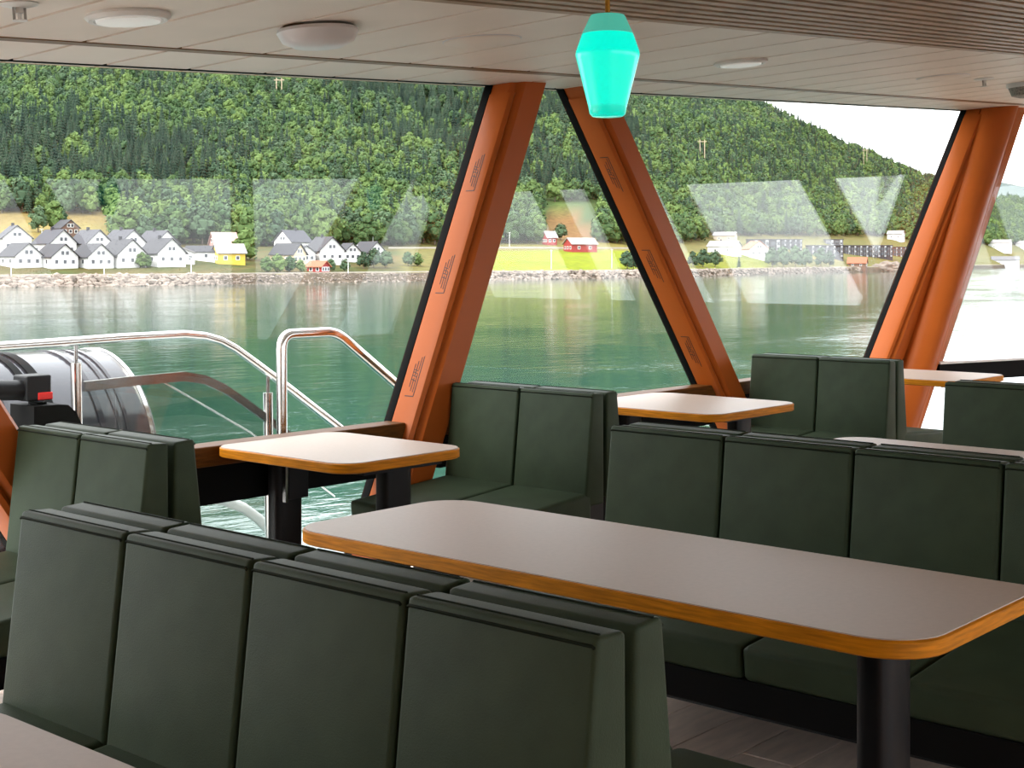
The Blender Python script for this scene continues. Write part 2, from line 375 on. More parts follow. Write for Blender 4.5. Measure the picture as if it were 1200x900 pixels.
# ------------------------------------------------------------------ benches
BT, ST, SB = .93, .455, .245     # back top, seat top, seat underside
def bench(name, xc, y0, y1, n, face, label, group):
    """one upholstered bench; face=-1 looks towards the stern (-X), +1 towards the bow"""
    root = empty(name, (xc, (y0 + y1) / 2, 0), 0 if face < 0 else math.pi)
    tag(root, label, 'bench', group)
    Wd = y1 - y0; pw = Wd / n; g = .004
    # back panel: wedge, thin at the top
    def backmesh():
        bm = bmesh.new(); a, b = -pw / 2 + g, pw / 2 - g
        nz, ny = 6, 4
        hexa(bm, [(-.150, a, ST - .03), (-.008, a, ST - .03), (-.008, b, ST - .03), (-.150, b, ST - .03),
                  (-.092, a, BT), (-.012, a, BT - .004), (-.012, b, BT - .004), (-.092, b, BT)])
        bmesh.ops.bevel(bm, geom=bm.edges[:], offset=.013, segments=3, profile=.6, affect='EDGES')
        return tomesh(bm)
    bmh = backmesh(); sharp(bmh, 50)
    a, b = -pw / 2 + g + .010, pw / 2 - g - .010
    def fx(z): return -.092 - (BT - z) / (BT - ST + .03) * .058
    bmm = bmesh.new()
    tube(bmm, [(fx(BT - .018) - .0005, a - .005, BT - .018), (fx(BT - .015) - .0005, a, BT - .015), (fx(BT - .015) - .0005, b, BT - .015), (fx(BT - .018) - .0005, b + .005, BT - .018)], .0032, 6)
    tube(bmm, [(-.074, a, BT - .0008), (-.074, b, BT - .0008)], .0028, 6)
    pip = tomesh(bmm); sharp(pip, 60)
    bm = bmesh.new(); sa, sb = -pw / 2 + .003, pw / 2 - .003
    hexa(bm, [(-.758, sa, ST - .115), (-.10, sa, ST - .115), (-.10, sb, ST - .115), (-.758, sb, ST - .115), (-.77, sa, ST - .015), (-.10, sa, ST + .032), (-.10, sb, ST + .032), (-.77, sb, ST - .015)])
    bmesh.ops.bevel(bm, geom=bm.edges[:], offset=.022, segments=3, profile=.6, affect='EDGES')
    seat = tomesh(bm); sharp(seat, 50)
    for k in range(n):
        yc = -Wd / 2 + pw * (k + .5)
        p = link('back_panel', bmh, 'leather', root); p.location = (0, yc, 0)
        link('piping', pip, 'piping', p)
        s = link('seat_cushion', seat, 'leather', root); s.location = (0, yc, 0)
    link('seat_box', boxm(-.752, -.11, -Wd / 2 + .006, Wd / 2 - .006, SB, ST - .113, .006), 'blackmat', root)
    link('plinth', boxm(-.12, -.02, -Wd / 2 + .05, Wd / 2 - .05, .004, SB), 'base', root)
    link('back_board', boxm(-.105, -.004, -Wd / 2 + .012, Wd / 2 - .012, SB, ST), 'base', root)
    return root
GC = 'upholstered benches in the cabin'
spec = [
 (1.87, 1.36, 3.11, 4, 'olive green four-panel bench in the foreground facing the camera', 'dark green bench backed onto the foreground bench, facing the long table'),
 (4.19, 1.15, 3.09, 4, 'dark green bench behind the long table, seat under the table edge', 'dark bench backed onto the one behind the long table, mostly hidden'),
 (2.78, 3.90, 4.72, 2, 'grey-green two-panel bench by the window at the left edge', 'bench backed onto the left window bench, facing the small window table'),
 (5.11, 3.87, 4.755, 2, 'charcoal two-panel bench between the two middle orange pillars', 'bench backed onto the charcoal bench between the orange pillars'),
 (7.89, 3.79, 4.75, 2, 'charcoal two-panel bench at the foot of the left-leaning pillar', 'bench backed onto the one at the foot of the left-leaning pillar'),
 (6.74, 1.10, 2.95, 4, 'charcoal bench cut off by the right edge in the far row', 'bench backed onto the far bench cut off by the right edge'),
]
for xc, y0, y1, n, l1, l2 in spec:
    bench('upholstered_bench', xc, y0, y1, n, -1, l1, GC)
    bench('upholstered_bench', xc, y0, y1, n, 1, l2, GC)

# ------------------------------------------------------------------ tables
def table(x0, x1, y0, y1, rad, legs, label, socket=False):
    cx, cy = (x0 + x1) / 2, (y0 + y1) / 2
    root = empty('pedestal_table', (cx, cy, 0)); tag(root, label, 'table', 'wood-edged pedestal tables')
    hx, hy = (x1 - x0) / 2, (y1 - y0) / 2
    if not isinstance(rad, list): rad = [rad] * 4
    ring = rrect(-hx, hx, -hy, hy, rad); inn = rrect(-hx + .006, hx - .006, -hy + .006, hy - .006, [r - .006 for r in rad])
    def pl(r0, z0, r1, z1, m, nm):
        bm = bmesh.new(); prism(bm, [(x, y, z0) for x, y in r0], [(x, y, z1) for x, y in r1]); return link(nm, tomesh(bm), m, root, 40)
    bm = bmesh.new()
    rings = [(inn, .708), (ring, .712), (ring, .744), (inn, .7475)]
    vs = [[bm.verts.new((x, y, z)) for x, y in r] for r, z in rings]
    n = len(ring)
    for A, B in zip(vs, vs[1:]):
        for k in range(n): bm.faces.new((A[k], A[(k + 1) % n], B[(k + 1) % n], B[k]))
    bm.faces.new(vs[0][::-1]); bm.faces.new(vs[-1])
    link('wooden_edge', tomesh(bm), 'wood', root, 40)
    pl(inn, .7470, rrect(-hx + .007, hx - .007, -hy + .007, hy - .007, [r - .007 for r in rad]), .750, 'lam', 'laminate_top')
    bm = bmesh.new(); box(bm, -.05, .05, -hy + .12, hy - .12, .690, .708); link('underframe', tomesh(bm), 'black', root)
    for lx, ly in legs:
        bm = bmesh.new()
        o = [(lx - cx + .075 * math.copysign(abs(math.cos(t)) ** .6, math.cos(t)), ly - cy + .045 * math.copysign(abs(math.sin(t)) ** .6, math.sin(t))) for t in [2 * math.pi * k / 28 for k in range(28)]]
        prism(bm, [(x, y, .012) for x, y in o], [(x, y, .690) for x, y in o])
        lg = link('leg', tomesh(bm), 'black', root, 40)
        link('foot_plate', boxm(lx - cx - .17, lx - cx + .17, ly - cy - .10, ly - cy + .10, .004, .014, .003), 'black', lg)
        link('top_plate', boxm(lx - cx - .22, lx - cx + .22, ly - cy - .06, ly - cy + .06, .690, .7078), 'black', lg)
    if socket:
        lx, ly = legs[-1]
        s = link('socket_box', boxm(lx - cx - .04, lx - cx + .07, ly - cy - .075, ly - cy - .0445, .50, .64, .004), 'black', root)
        link('metal_strip', boxm(lx - cx - .055, lx - cx - .043, ly - cy - .07, ly - cy - .05, .49, .65), 'steel', root)
    return root
table(2.675, 3.37, 1.24, 3.20, [.14, .12, .14, .05], [(3.03, 1.49), (3.03, 2.93)], 'long beige table with amber wooden edge in the middle foreground')
table(3.63, 4.33, 3.99, 4.84, .11, [(3.98, 4.09), (3.98, 4.765)], 'small beige table beside the window in front of the right-leaning pillar', True)
table(6.02, 6.88, 3.87, 4.82, .11, [(6.45, 4.0), (6.45, 4.72)], 'small beige table at the base of the left-leaning pillar')
table(5.02, 5.72, 1.20, 2.98, .13, [(5.37, 1.5), (5.37, 2.68)], 'beige table showing only as a strip behind the right bench')
table(8.72, 9.5, 3.75, 4.60, .11, [(9.1, 3.9), (9.1, 4.45)], 'bright table below the thick double pillar at far right')
table(.50, 1.262, 1.35, 2.34, .10, [(.9, 1.6), (.9, 2.1)], 'beige tabletop corner cut off at the bottom left')

# ------------------------------------------------------------------ ceiling fixtures and lamp
def on_ceil(px, py):
    d = ray(px, py)
    c = 2.288 - .0588 * 2.75 + .0346 * 4.95
    t = (c - CAMH) / (d.z - .0588 * d.x + .0346 * d.y); return CAM + d * t
TILT = Matrix(((1, 0, .0), (0, 1, 0), (0, 0, 1)))
def fix(name, p, parts, label, cat):
    root = empty(name, p); tag(root, label, cat, 'round ceiling fixtures' if cat == 'light' else None)
    root.rotation_euler = (-.0346, -.0588, 0)
    for nm, prof, m in parts: link(nm, lathem(prof), m, root, 40)
    return root
ring_prof = [(.10, -.001), (.135, -.001), (.137, -.008), (.128, -.018), (.112, -.020), (.104, -.012)]
fix('ceiling_downlight', on_ceil(150, 17), [('rim', [(.132, 0), (.136, -.01), (.124, -.022), (.11, -.022), (.108, -.012), (.0001, -.012)], 'white'), ('diffuser', [(.104, -.0125), (.10, -.026), (.07, -.031), (.0001, -.032)], 'opal_lit')],
    'round ceiling downlight with raised rim at the top left', 'light')
fix('dome_light', on_ceil(372, 31), [('base_ring', [(.13, 0), (.135, -.008), (.12, -.012), (.0001, -.012)], 'darksteel'), ('dome', [(.140, -.010), (.146, -.022), (.128, -.055), (.085, -.075), (.0001, -.08)], 'opal')],
    'milky dome light hanging lowest, left of the orange pillars', 'light')
fix('flush_disc', on_ceil(565, 47), [('cover', [(.155, 0), (.155, -.006), (.145, -.010), (.0001, -.011)], 'ceil'), ('rim', [(.160, .001), (.160, -.003), (.156, -.004), (.156, .001)], 'opal')],
    'flat round cover flush with the ceiling left of the teal lamp', 'light')
fix('ceiling_downlight', on_ceil(868, 72), [('rim', [(.132, 0), (.136, -.01), (.124, -.018), (.11, -.018), (.108, -.012), (.0001, -.012)], 'white'), ('diffuser', [(.104, -.0125), (.10, -.022), (.07, -.026), (.0001, -.027)], 'opal_lit')],
    'round white ceiling downlight to the right of the teal lamp', 'light')
fix('flush_disc', on_ceil(1105, 90), [('cover', [(.155, 0), (.155, -.006), (.145, -.010), (.0001, -.011)], 'ceil'), ('rim', [(.160, .001), (.160, -.003), (.156, -.004), (.156, .001)], 'opal')],
    'flat round ceiling cover above the thick double pillar', 'light')
def sprinkler(p, label, s=1):
    root = fix('sprinkler_head', p, [('escutcheon', [(.055 * s, 0), (.058 * s, -.004), (.03 * s, -.012), (.0001, -.013)], 'white'), ('body', [(.012 * s, -.012), (.012 * s, -.03), (.006 * s, -.032), (.006 * s, -.05), (.0001, -.05)], 'white'), ('deflector', [(.022 * s, -.05), (.022 * s, -.053), (.0001, -.054)], 'white')], label, 'sprinkler')
    bm = bmesh.new()
    for sg in (-1, 1): box(bm, sg * .018 * s - .003, sg * .018 * s + .003, -.003, .003, -.05, -.012)
    link('frame_arm', tomesh(bm), 'darksteel', root)
sprinkler(on_ceil(22, 4), 'small white sprinkler head in the top left corner', 1.0)
sprinkler(on_ceil(1153, 92), 'small sprinkler head on the ceiling above the double pillar', 1.1)
fix('ceiling_speaker', on_ceil(1203, 97), [('housing', [(.13, 0), (.13, -.03), (.0001, -.03)], 'opal'), ('grille', [(.12, -.03), (.10, -.085), (.05, -.10), (.0001, -.10)], mat('grey_grille', (.25, .22, .2), .6, 0, .6, 120))],
    'grey dome on the ceiling at the right edge', 'speaker')
def lamp(loc_top, s, label, ctop):
    """faceted-silhouette teal glass pendant; loc_top: top of the shade"""
    root = empty('pendant_lamp', loc_top); tag(root, label, 'lamp', 'teal pendant lamps')
    k = s
    link('shade_upper', lathem([(.06 * k, -.004 * k), (.098 * k, -.006 * k), (.106 * k, -.02 * k), (.150 * k, -.115 * k), (.148 * k, -.116 * k), (.0001, -.117 * k)], 40), 'teal_top', root, 50)
    link('shade_lower', lathem([(.0001, -.117 * k), (.150 * k, -.1165 * k), (.184 * k, -.215 * k), (.186 * k, -.235 * k), (.180 * k, -.26 * k), (.112 * k, -.53 * k), (.0001, -.53 * k)], 40), 'teal_lit', root, 50)
    link('shade_rim', lathem([(.0001, -.53 * k), (.112 * k, -.5302 * k), (.104 * k, -.575 * k), (.088 * k, -.59 * k), (.0001, -.592 * k)], 40), 'teal_base', root, 50)
    link('fitter_cap', lathem([(.052 * k, .004 * k), (.064 * k, -.004 * k), (.058 * k, -.008 * k), (.0001, -.008 * k)], 24), 'brass', root, 50)
    link('brass_rod', tubem([(0, 0, -.004 * k), (0, 0, ctop - loc_top[2])], .015 * k, 12), 'brass', root, 50)
    link('ceiling_rose', lathem([(.05, ctop - loc_top[2]), (.05, ctop - loc_top[2] - .012), (.03, ctop - loc_top[2] - .02), (.0001, ctop - loc_top[2] - .02)], 20), 'brass', root, 50)
D = 3.75
q = CAM + ray(712, 17) * D
lamp((q.x, q.y, q.z), D * 120 / F / .592, 'glowing teal glass pendant lamp on a brass rod', ceil_z(q.x, q.y) - .03)
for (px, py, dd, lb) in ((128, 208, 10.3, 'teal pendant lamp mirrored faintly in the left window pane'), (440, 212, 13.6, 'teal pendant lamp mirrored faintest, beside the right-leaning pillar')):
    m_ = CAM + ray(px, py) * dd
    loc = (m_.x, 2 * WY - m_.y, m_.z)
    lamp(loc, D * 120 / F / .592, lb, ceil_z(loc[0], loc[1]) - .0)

# ------------------------------------------------------------------ outside on deck: rails, drum, deck gear
def rails():
    root = empty('stair_handrail', (4.0, 6.0, 0)); tag(root, 'long stainless handrail curving down to the right outside the left window', 'handrail')
    o = Vector((4.0, 6.0, 0))
    def A(x, y): return atY(x, y, 6.0) - o
    path = [A(x, y) for x, y in ((-60, 409), (0, 406), (60, 402), (140, 396), (215, 392), (240, 394), (258, 399), (275, 408), (300, 426), (340, 456), (390, 495), (470, 560))]
    link('top_tube', tubem(path, .022, 12), 'steel', root, 60)
    for x, yt, ym, yb in ((89, 400, 425, 640), (314, 440, 460, 640)):
        link('post', tubem([A(x, ym), A(x + (4 if x < 200 else 2), yb)], .026, 12), 'steel', root, 60)
        link('post_pin', tubem([A(x, yt), A(x, ym + 2)], .010, 8), 'darksteel', root, 60)
    # flat lower bar, parallel to the tube
    pts = [(98, 453), (150, 447), (215, 441), (240, 445), (262, 455), (290, 474), (325, 500), (360, 527)]
    bm = bmesh.new(); prev = None
    for x, y in pts:
        c = A(x, y); r = [bm.verts.new(c + Vector((0, dy, dz))) for dy, dz in ((-.012, -.024), (.012, -.024), (.012, .024), (-.012, .024))]
        if prev:
            for k in range(4): bm.faces.new((prev[k], prev[(k + 1) % 4], r[(k + 1) % 4], r[k]))
        else: bm.faces.new(r[::-1])
        prev = r
    bm.faces.new(prev); link('flat_bar', tomesh(bm), 'darksteel', root, 50)
    g = [(98, 458), (150, 452), (215, 446), (240, 450), (262, 460), (290, 479), (318, 500), (318, 640), (98, 640)]
    bm = bmesh.new(); prism(bm, [A(x, y) + Vector((0, -.006, 0)) for x, y in g], [A(x, y) + Vector((0, .006, 0)) for x, y in g])
    link('glass_panel', tomesh(bm), 'railglass', root)
    link('stay_rod', tubem([A(190, 447), A(292, 506), A(392, 582)], .006, 8), 'steel', root, 60)
    root2 = empty('gate_handrail', (4.4, 5.3, 0)); tag(root2, 'bent stainless handrail rising beside the right-leaning pillar', 'handrail')
    o2 = Vector((4.4, 5.3, 0))
    def B(x, y): return atY(x, y, 5.3) - o2
    pth = smoothpath([B(331, 700), B(330, 392), B(394, 389), B(448, 436), B(520, 500)], .07)
    link('bent_tube', tubem(pth, .026, 14), 'steel', root2, 60)
    root3 = empty('curved_fender_rail', (4.5, 6.4, 0)); tag(root3, 'white curved tube low outside below the small window table', 'tube')
    pts = [atY(x, y, 6.4) - Vector((4.5, 6.4, 0)) for x, y in ((215, 588), (240, 584), (262, 586), (285, 595), (303, 608), (320, 626), (330, 650))]
    link('bent_tube', tubem(pts, .03, 12), 'white', root3, 60)
rails()
def drum():
    c = atY(112, 520, 6.9); Rr = .60
    zc = atY(112, 404, 6.9).z - Rr
    root = empty('ribbed_drum', (3.4, 6.9, zc)); tag(root, 'large glossy black ribbed drum outside the left window', 'drum')
    xe = 4.42 - 3.4
    def ringp(x, r): return [(x, -r * math.cos(2 * math.pi * k / 64), r * math.sin(2 * math.pi * k / 64)) for k in range(64)]
    def surf(prof, nm, m):
        bm = bmesh.new(); rs = [[bm.verts.new(p) for p in ringp(x, r)] for x, r in prof]
        for a_, b_ in zip(rs, rs[1:]):
            for k in range(64): bm.faces.new((a_[k], a_[(k + 1) % 64], b_[(k + 1) % 64], b_[k]))
        bm.faces.new(rs[0][::-1]); bm.faces.new(rs[-1]); link(nm, tomesh(bm), m, root, 30)
    surf([(xe - 2.2, Rr - .02), (xe - .02, Rr - .02), (xe, Rr - .03), (xe, .1)], 'shell', 'drum')
    for x, wd, hgt, m in ((xe - .02, .022, .006, 'steel'), (xe - .16, .02, .004, 'drum'), (xe - .21, .02, .004, 'drum'), (xe - .30, .03, .006, 'drum'), (xe - .56, .05, .008, 'blackmat'), (xe - .64, .04, .006, 'blackmat'), (xe - .80, .02, .004, 'drum'), (xe - .90, .02, .004, 'drum'), (xe - 1.2, .04, .006, 'drum')):
        surf([(x - wd, Rr - .03), (x - wd, Rr - .02 + hgt), (x, Rr - .02 + hgt), (x, Rr - .03)], 'hoop', m)
    link('cradle', boxm(xe - 1.5, xe - .5, -.45, .45, -.12 - zc, -Rr + .18, .02), 'blackmat', root)
drum()
def gear():
    Yg = 5.7; o = Vector((3.3, Yg, 0)); root = empty('deck_winch', o); tag(root, 'black deck fitting with a red band at the left edge', 'winch')
    def A(x, y, dy=0): return atY(x, y, Yg) - o + Vector((0, dy, 0))
    link('arm_tube', tubem([A(-60, 458), A(34, 457)], .045, 20), 'black', root, 50)
    link('arm_collar', tubem([A(26, 457), A(33, 457)], .050, 20), 'darksteel', root, 50)
    a, b = A(23, 470), A(52, 438); link('head_block', boxm(a.x, b.x, -.06, .06, a.z, b.z, .008), 'black', root)
    a, b = A(38, 700), A(50, 470); link('post', boxm(a.x, b.x, -.04, .04, a.z, b.z, .006), 'blackmat', root)
    a, b = A(36, 468), A(53, 458); link('red_band', boxm(a.x, b.x, -.064, .064, a.z, b.z, .003), 'red', root)
    a, b = A(50, 505), A(82, 470)
    bm = bmesh.new()
    prof = [(a.x - .1, a.z - .3), (b.x, a.z - .3), (b.x, b.z - .10), (b.x - .03, b.z - .04), (b.x - .07, b.z - .005), (b.x - .12, b.z), (a.x - .1, b.z)]
    prism(bm, [(x, -.10, z) for x, z in prof], [(x, .10, z) for x, z in prof]); link('hood', tomesh(bm), 'blackmat', root, 40)
gear()

# ------------------------------------------------------------------ the fjord: water, far shore, wooded hill
ZW = CAMH - 6.0                        # sea level
def lerp_tab(tab, x):
    if x <= tab[0][0]: return tab[0][1]
    for (a, u), (b, v) in zip(tab, tab[1:]):
        if x <= b:
            t = (x - a) / (b - a); return u + (v - u) * t
    return tab[-1][1]
SHORE = [(-900, 340), (0, 337), (200, 335), (300, 333), (400, 331), (500, 329.3), (600, 328), (700, 326.5), (800, 324.5), (900, 321.5), (1000, 319), (1060, 318), (1130, 315.5), (1200, 313.5), (1400, 312), (2000, 311)]
RIDGE = [(-900, 30), (0, 20), (500, 18), (640, 40), (760, 85), (850, 112), (895, 128), (940, 155), (985, 182), (1040, 197), (1100, 216), (1165, 237), (1200, 248), (1300, 265), (1900, 280)]
RS = [(-900, 900), (700, 900), (900, 850), (1100, 750), (1900, 700)]
BASE = [(-60, ZW - 8), (-2, ZW - .6), (0, ZW), (2.5, ZW + 1.7), (4, ZW + 2.4), (12, ZW + 2.7), (60, 2.9), (120, 6.7), (200, 14.8)]
def shore_d(px): return 6.0 * F / (lerp_tab(SHORE, px) - HOR)
def ground(px, s):
    z = lerp_tab(BASE, s)
    if s > 200:
        S = lerp_tab(RS, px); d = shore_d(px) + S
        Zr = CAMH + d * (HOR - lerp_tab(RIDGE, px)) / F
        u = (s - 200) / (S - 200)
        z = 14.8 + (Zr - 14.8) * (u ** 1.15 if u < 1 else 1 - .35 * (u - 1) - .6 * (u - 1) ** 2)
    if s > 40:
        x, y = from_col(px, shore_d(px) + s)
        z += noise.noise(Vector((x * .012, y * .012, .3))) * min(6, (s - 40) * .03) + noise.noise(Vector((x * .004, y * .004, 4.3))) * min(14, max(0, s - 250) * .03)
    return z
def ground_pt(px, s):
    x, y = from_col(px, shore_d(px) + s); return Vector((x, y, ground(px, s)))
def find_s(px, py, smax=800):            # where the line of sight at (px, py) meets the land
    s = 4.0
    while s < smax:
        d = shore_d(px) + s
        if HOR - F * (ground(px, s) - CAMH) / d <= py: return s
        s += 1.0 if s < 250 else 4
    return smax
def inpoly(x, y, poly):
    r = False; j = len(poly) - 1
    for i in range(len(poly)):
        if (poly[i][1] > y) != (poly[j][1] > y) and x < (poly[j][0] - poly[i][0]) * (y - poly[i][1]) / (poly[j][1] - poly[i][1]) + poly[i][0]: r = not r
        j = i
    return r
CLEAR = [(646, 238), (662, 244), (700, 268), (702, 284), (636, 284), (640, 262)]
TREELINE = [(-400, 252), (130, 252), (140, 287), (290, 289), (480, 289), (560, 287), (640, 284), (760, 286), (835, 283), (840, 277), (1060, 277), (1070, 286), (1400, 290)]
def mixc(a, b, t): return tuple(x + (y - x) * t for x, y in zip(a, b))
def land_col(px, s, p):
    X, Y = pix(*p)
    n = noise.noise(p * .05) * .5 + noise.noise(p * .2) * .5
    if s < 5: return mixc((.34, .27, .20), (.22, .18, .14), n + .5)
    if s < 12: return mixc((.36, .33, .10), (.42, .34, .14), n + .5)
    if Y < 262 or s > 240:
        if inpoly(X, Y, CLEAR): return mixc((.50, .25, .10), (.38, .26, .10), n + .5)
        if px < 140 and Y > 240: return (.46, .34, .12)
        return mixc((.11, .19, .075), (.22, .32, .09), n + .5)
    if inpoly(X, Y, CLEAR): return mixc((.50, .25, .10), (.38, .26, .10), n + .5)
    if 540 < px < 748 and Y > 294: return mixc((.46, .52, .006), (.36, .46, .006), n + .5)
    if 540 < px < 748: return mixc((.42, .33, .08), (.34, .33, .10), n + .5)
    if 800 < px < 905 and Y > 296: return mixc((.34, .42, .02), (.34, .32, .05), n + .5)
    if px < 140 and Y < 280: return mixc((.52, .37, .13), (.50, .42, .12), n + .5)
    if px < 470: return mixc((.13, .175, .045), (.27, .20, .07), n * 1.5 + .45)
    return mixc((.26, .27, .08), (.36, .30, .10), n + .5)
cols = [-700 + i * 14 for i in range(0, 172)]
ss = [-60, -20, -2, 0, 1.2, 2.5, 4, 5, 8, 12, 16, 22, 30, 38, 46, 54, 60, 70, 80, 90, 100, 110, 120, 135, 150, 165, 180, 200, 220, 240] + [270 + 30 * i for i in range(32)]
verts = []; vc = []
for px in cols:
    for s in ss:
        p = ground_pt(px, s)
        if 0 < s < 5: p.z += noise.noise(p * .35) * .5
        verts.append(p); vc.append((*[.33 * c for c in land_col(px, s, p)], 1))
nS = len(ss); faces = []
for i in range(len(cols) - 1):
    for j in range(nS - 1):
        faces.append((i * nS + j, (i + 1) * nS + j, (i + 1) * nS + j + 1, i * nS + j + 1))
me = bpy.data.meshes.new('land'); me.from_pydata([tuple(v) for v in verts], [], faces); me.update()
ca = me.color_attributes.new('cover', 'FLOAT_COLOR', 'POINT')
for i, c in enumerate(vc): ca.data[i].color = c
ml = mat('land_cover', (.2, .25, .1), .9, spec=.1)
nt = ml.node_tree; at_ = nt.nodes.new('ShaderNodeAttribute'); at_.attribute_name = 'cover'
nn = nt.nodes.new('ShaderNodeTexNoise'); nn.inputs['Scale'].default_value = .45; nn.inputs['Detail'].default_value = 5
tcn = nt.nodes.new('ShaderNodeTexCoord'); nt.links.new(tcn.outputs['Object'], nn.inputs['Vector'])
rr = nt.nodes.new('ShaderNodeMapRange'); rr.inputs['From Min'].default_value = .3; rr.inputs['From Max'].default_value = .7; rr.inputs['To Min'].default_value = .7; rr.inputs['To Max'].default_value = 1.25
mm = nt.nodes.new('ShaderNodeVectorMath'); mm.operation = 'SCALE'
nt.links.new(nn.outputs['Fac'], rr.inputs['Value']); nt.links.new(at_.outputs['Color'], mm.inputs[0]); nt.links.new(rr.outputs['Result'], mm.inputs['Scale'])
nt.links.new(mm.outputs['Vector'], nt.nodes['Principled BSDF'].inputs['Base Color'])
land = link('hillside_ground', me, ml, None, 60); tag(land, kind='structure')
# distant ridge, haze of distance mixed into its grey-green colour
bm = bmesh.new(); top = []; bot = []; bk = []
for i in range(60):
    px = 700 + i * 28; d = 4200 + 300 * math.sin(i * .5)
    y = lerp_tab([(700, 250), (1000, 216), (1165, 212), (1200, 219), (1330, 238), (1600, 215), (2400, 260)], px) + 2.0 * noise.noise(Vector((i * .6, 0, 0)))
    x_, y_ = from_col(px, d); zt = CAMH + d * (HOR - y) / F
    xb, yb = from_col(px, d - 1100); xk, yk = from_col(px, d + 900)
    top.append(bm.verts.new((x_, y_, zt))); bot.append(bm.verts.new((xb, yb, ZW - 5))); bk.append(bm.verts.new((xk, yk, ZW - 5)))
for i in range(59):
    bm.faces.new((bot[i], bot[i + 1], top[i + 1], top[i])); bm.faces.new((top[i], top[i + 1], bk[i + 1], bk[i]))
fr_ = link('distant_mountain', tomesh(bm), mat('hazed_distant_forest', (.11, .135, .13), .95, 0, .25, .01, spec=.05), None, 80); tag(fr_, kind='structure')
# water
mw = bpy.data.materials.new('fjord_water'); mw.use_nodes = True; nt = mw.node_tree; b = nt.nodes['Principled BSDF']
b.inputs['Base Color'].default_value = (.011, .052, .041, 1); b.inputs['Roughness'].default_value = .06; b.inputs['IOR'].default_value = 1.33; b.inputs['Specular Tint'].default_value = (.44, .48, .48, 1)
tcn = nt.nodes.new('ShaderNodeTexCoord'); mp = nt.nodes.new('ShaderNodeMapping'); nt.links.new(tcn.outputs['Object'], mp.inputs['Vector'])
mp.inputs['Rotation'].default_value = (0, 0, -math.atan2(-BX[1], AX[1])); mp.inputs['Scale'].default_value = (.55, 1.0, 1)
n1 = nt.nodes.new('ShaderNodeTexNoise'); n1.inputs['Scale'].default_value = .8; n1.inputs['Detail'].default_value = 5; n1.inputs['Roughness'].default_value = .55
n2 = nt.nodes.new('ShaderNodeTexNoise'); n2.inputs['Scale'].default_value = .09; n2.inputs['Detail'].default_value = 2
nt.links.new(mp.outputs['Vector'], n1.inputs['Vector']); nt.links.new(mp.outputs['Vector'], n2.inputs['Vector'])
mrr = nt.nodes.new('ShaderNodeMapRange'); mrr.inputs['From Min'].default_value = .35; mrr.inputs['From Max'].default_value = .65; mrr.inputs['To Min'].default_value = .12; mrr.inputs['To Max'].default_value = .34
nt.links.new(n2.outputs['Fac'], mrr.inputs['Value'])
bp = nt.nodes.new('ShaderNodeBump'); bp.inputs['Distance'].default_value = .18
sx = nt.nodes.new('ShaderNodeSeparateXYZ'); nt.links.new(tcn.outputs['Object'], sx.inputs[0])      # breezier water towards the bow
ma = nt.nodes.new('ShaderNodeMath'); ma.operation = 'MULTIPLY_ADD'; ma.inputs[1].default_value = .42
mb = nt.nodes.new('ShaderNodeMath'); mb.operation = 'MULTIPLY'; mb.inputs[1].default_value = -1
nt.links.new(sx.outputs['Y'], mb.inputs[0]); nt.links.new(sx.outputs['X'], ma.inputs[0]); nt.links.new(mb.outputs[0], ma.inputs[2])
wr = nt.nodes.new('ShaderNodeMapRange'); wr.inputs['From Min'].default_value = -15; wr.inputs['From Max'].default_value = 25; wr.inputs['To Min'].default_value = 1; wr.inputs['To Max'].default_value = 3.2
nt.links.new(ma.outputs[0], wr.inputs['Value'])
sh = nt.nodes.new('ShaderNodeMapRange'); sh.inputs['From Min'].default_value = 10; sh.inputs['From Max'].default_value = 45; sh.inputs['To Min'].default_value = .3; sh.inputs['To Max'].default_value = 1     # sheltered beside the hull
nt.links.new(sx.outputs['Y'], sh.inputs['Value'])
md = nt.nodes.new('ShaderNodeMath'); md.operation = 'MULTIPLY'; nt.links.new(mrr.outputs['Result'], md.inputs[0]); nt.links.new(sh.outputs['Result'], md.inputs[1])
mc = nt.nodes.new('ShaderNodeMath'); mc.operation = 'MULTIPLY'; nt.links.new(md.outputs[0], mc.inputs[0]); nt.links.new(wr.outputs['Result'], mc.inputs[1])
nt.links.new(mc.outputs[0], bp.inputs['Strength']); nt.links.new(n1.outputs['Fac'], bp.inputs['Height']); nt.links.new(bp.outputs['Normal'], b.inputs['Normal'])
bm = bmesh.new(); vv = [bm.verts.new(p) for p in ((-6000, -6000, ZW), (9000, -6000, ZW), (9000, 9000, ZW), (-6000, 9000, ZW))]; bm.faces.new(vv)
wat = link('water', tomesh(bm), mw); tag(wat, 'calm green fjord water reflecting the shore', 'water', kind='stuff')
# side decks, unseen, added to bounce light up to ceiling; port one carries drum
deckm = mat('pale_bounce_deck', (.62, .62, .60), .7, 0, .05, 3)
tag(link('bounce_deck_starboard', boxm(X0, X1, -7.2, -5.11, -.25, -.12), deckm), kind='structure')
tag(link('deck_port', boxm(X0, 4.0, 5.11, 8.2, -.25, -.12), deckm), kind='structure')
# hull side under the window wall so the cabin stands on something
tag(link('wall_hull', boxm(X0, 9.6, 4.98, 5.1, ZW + .03, -.13), 'white'), kind='structure')
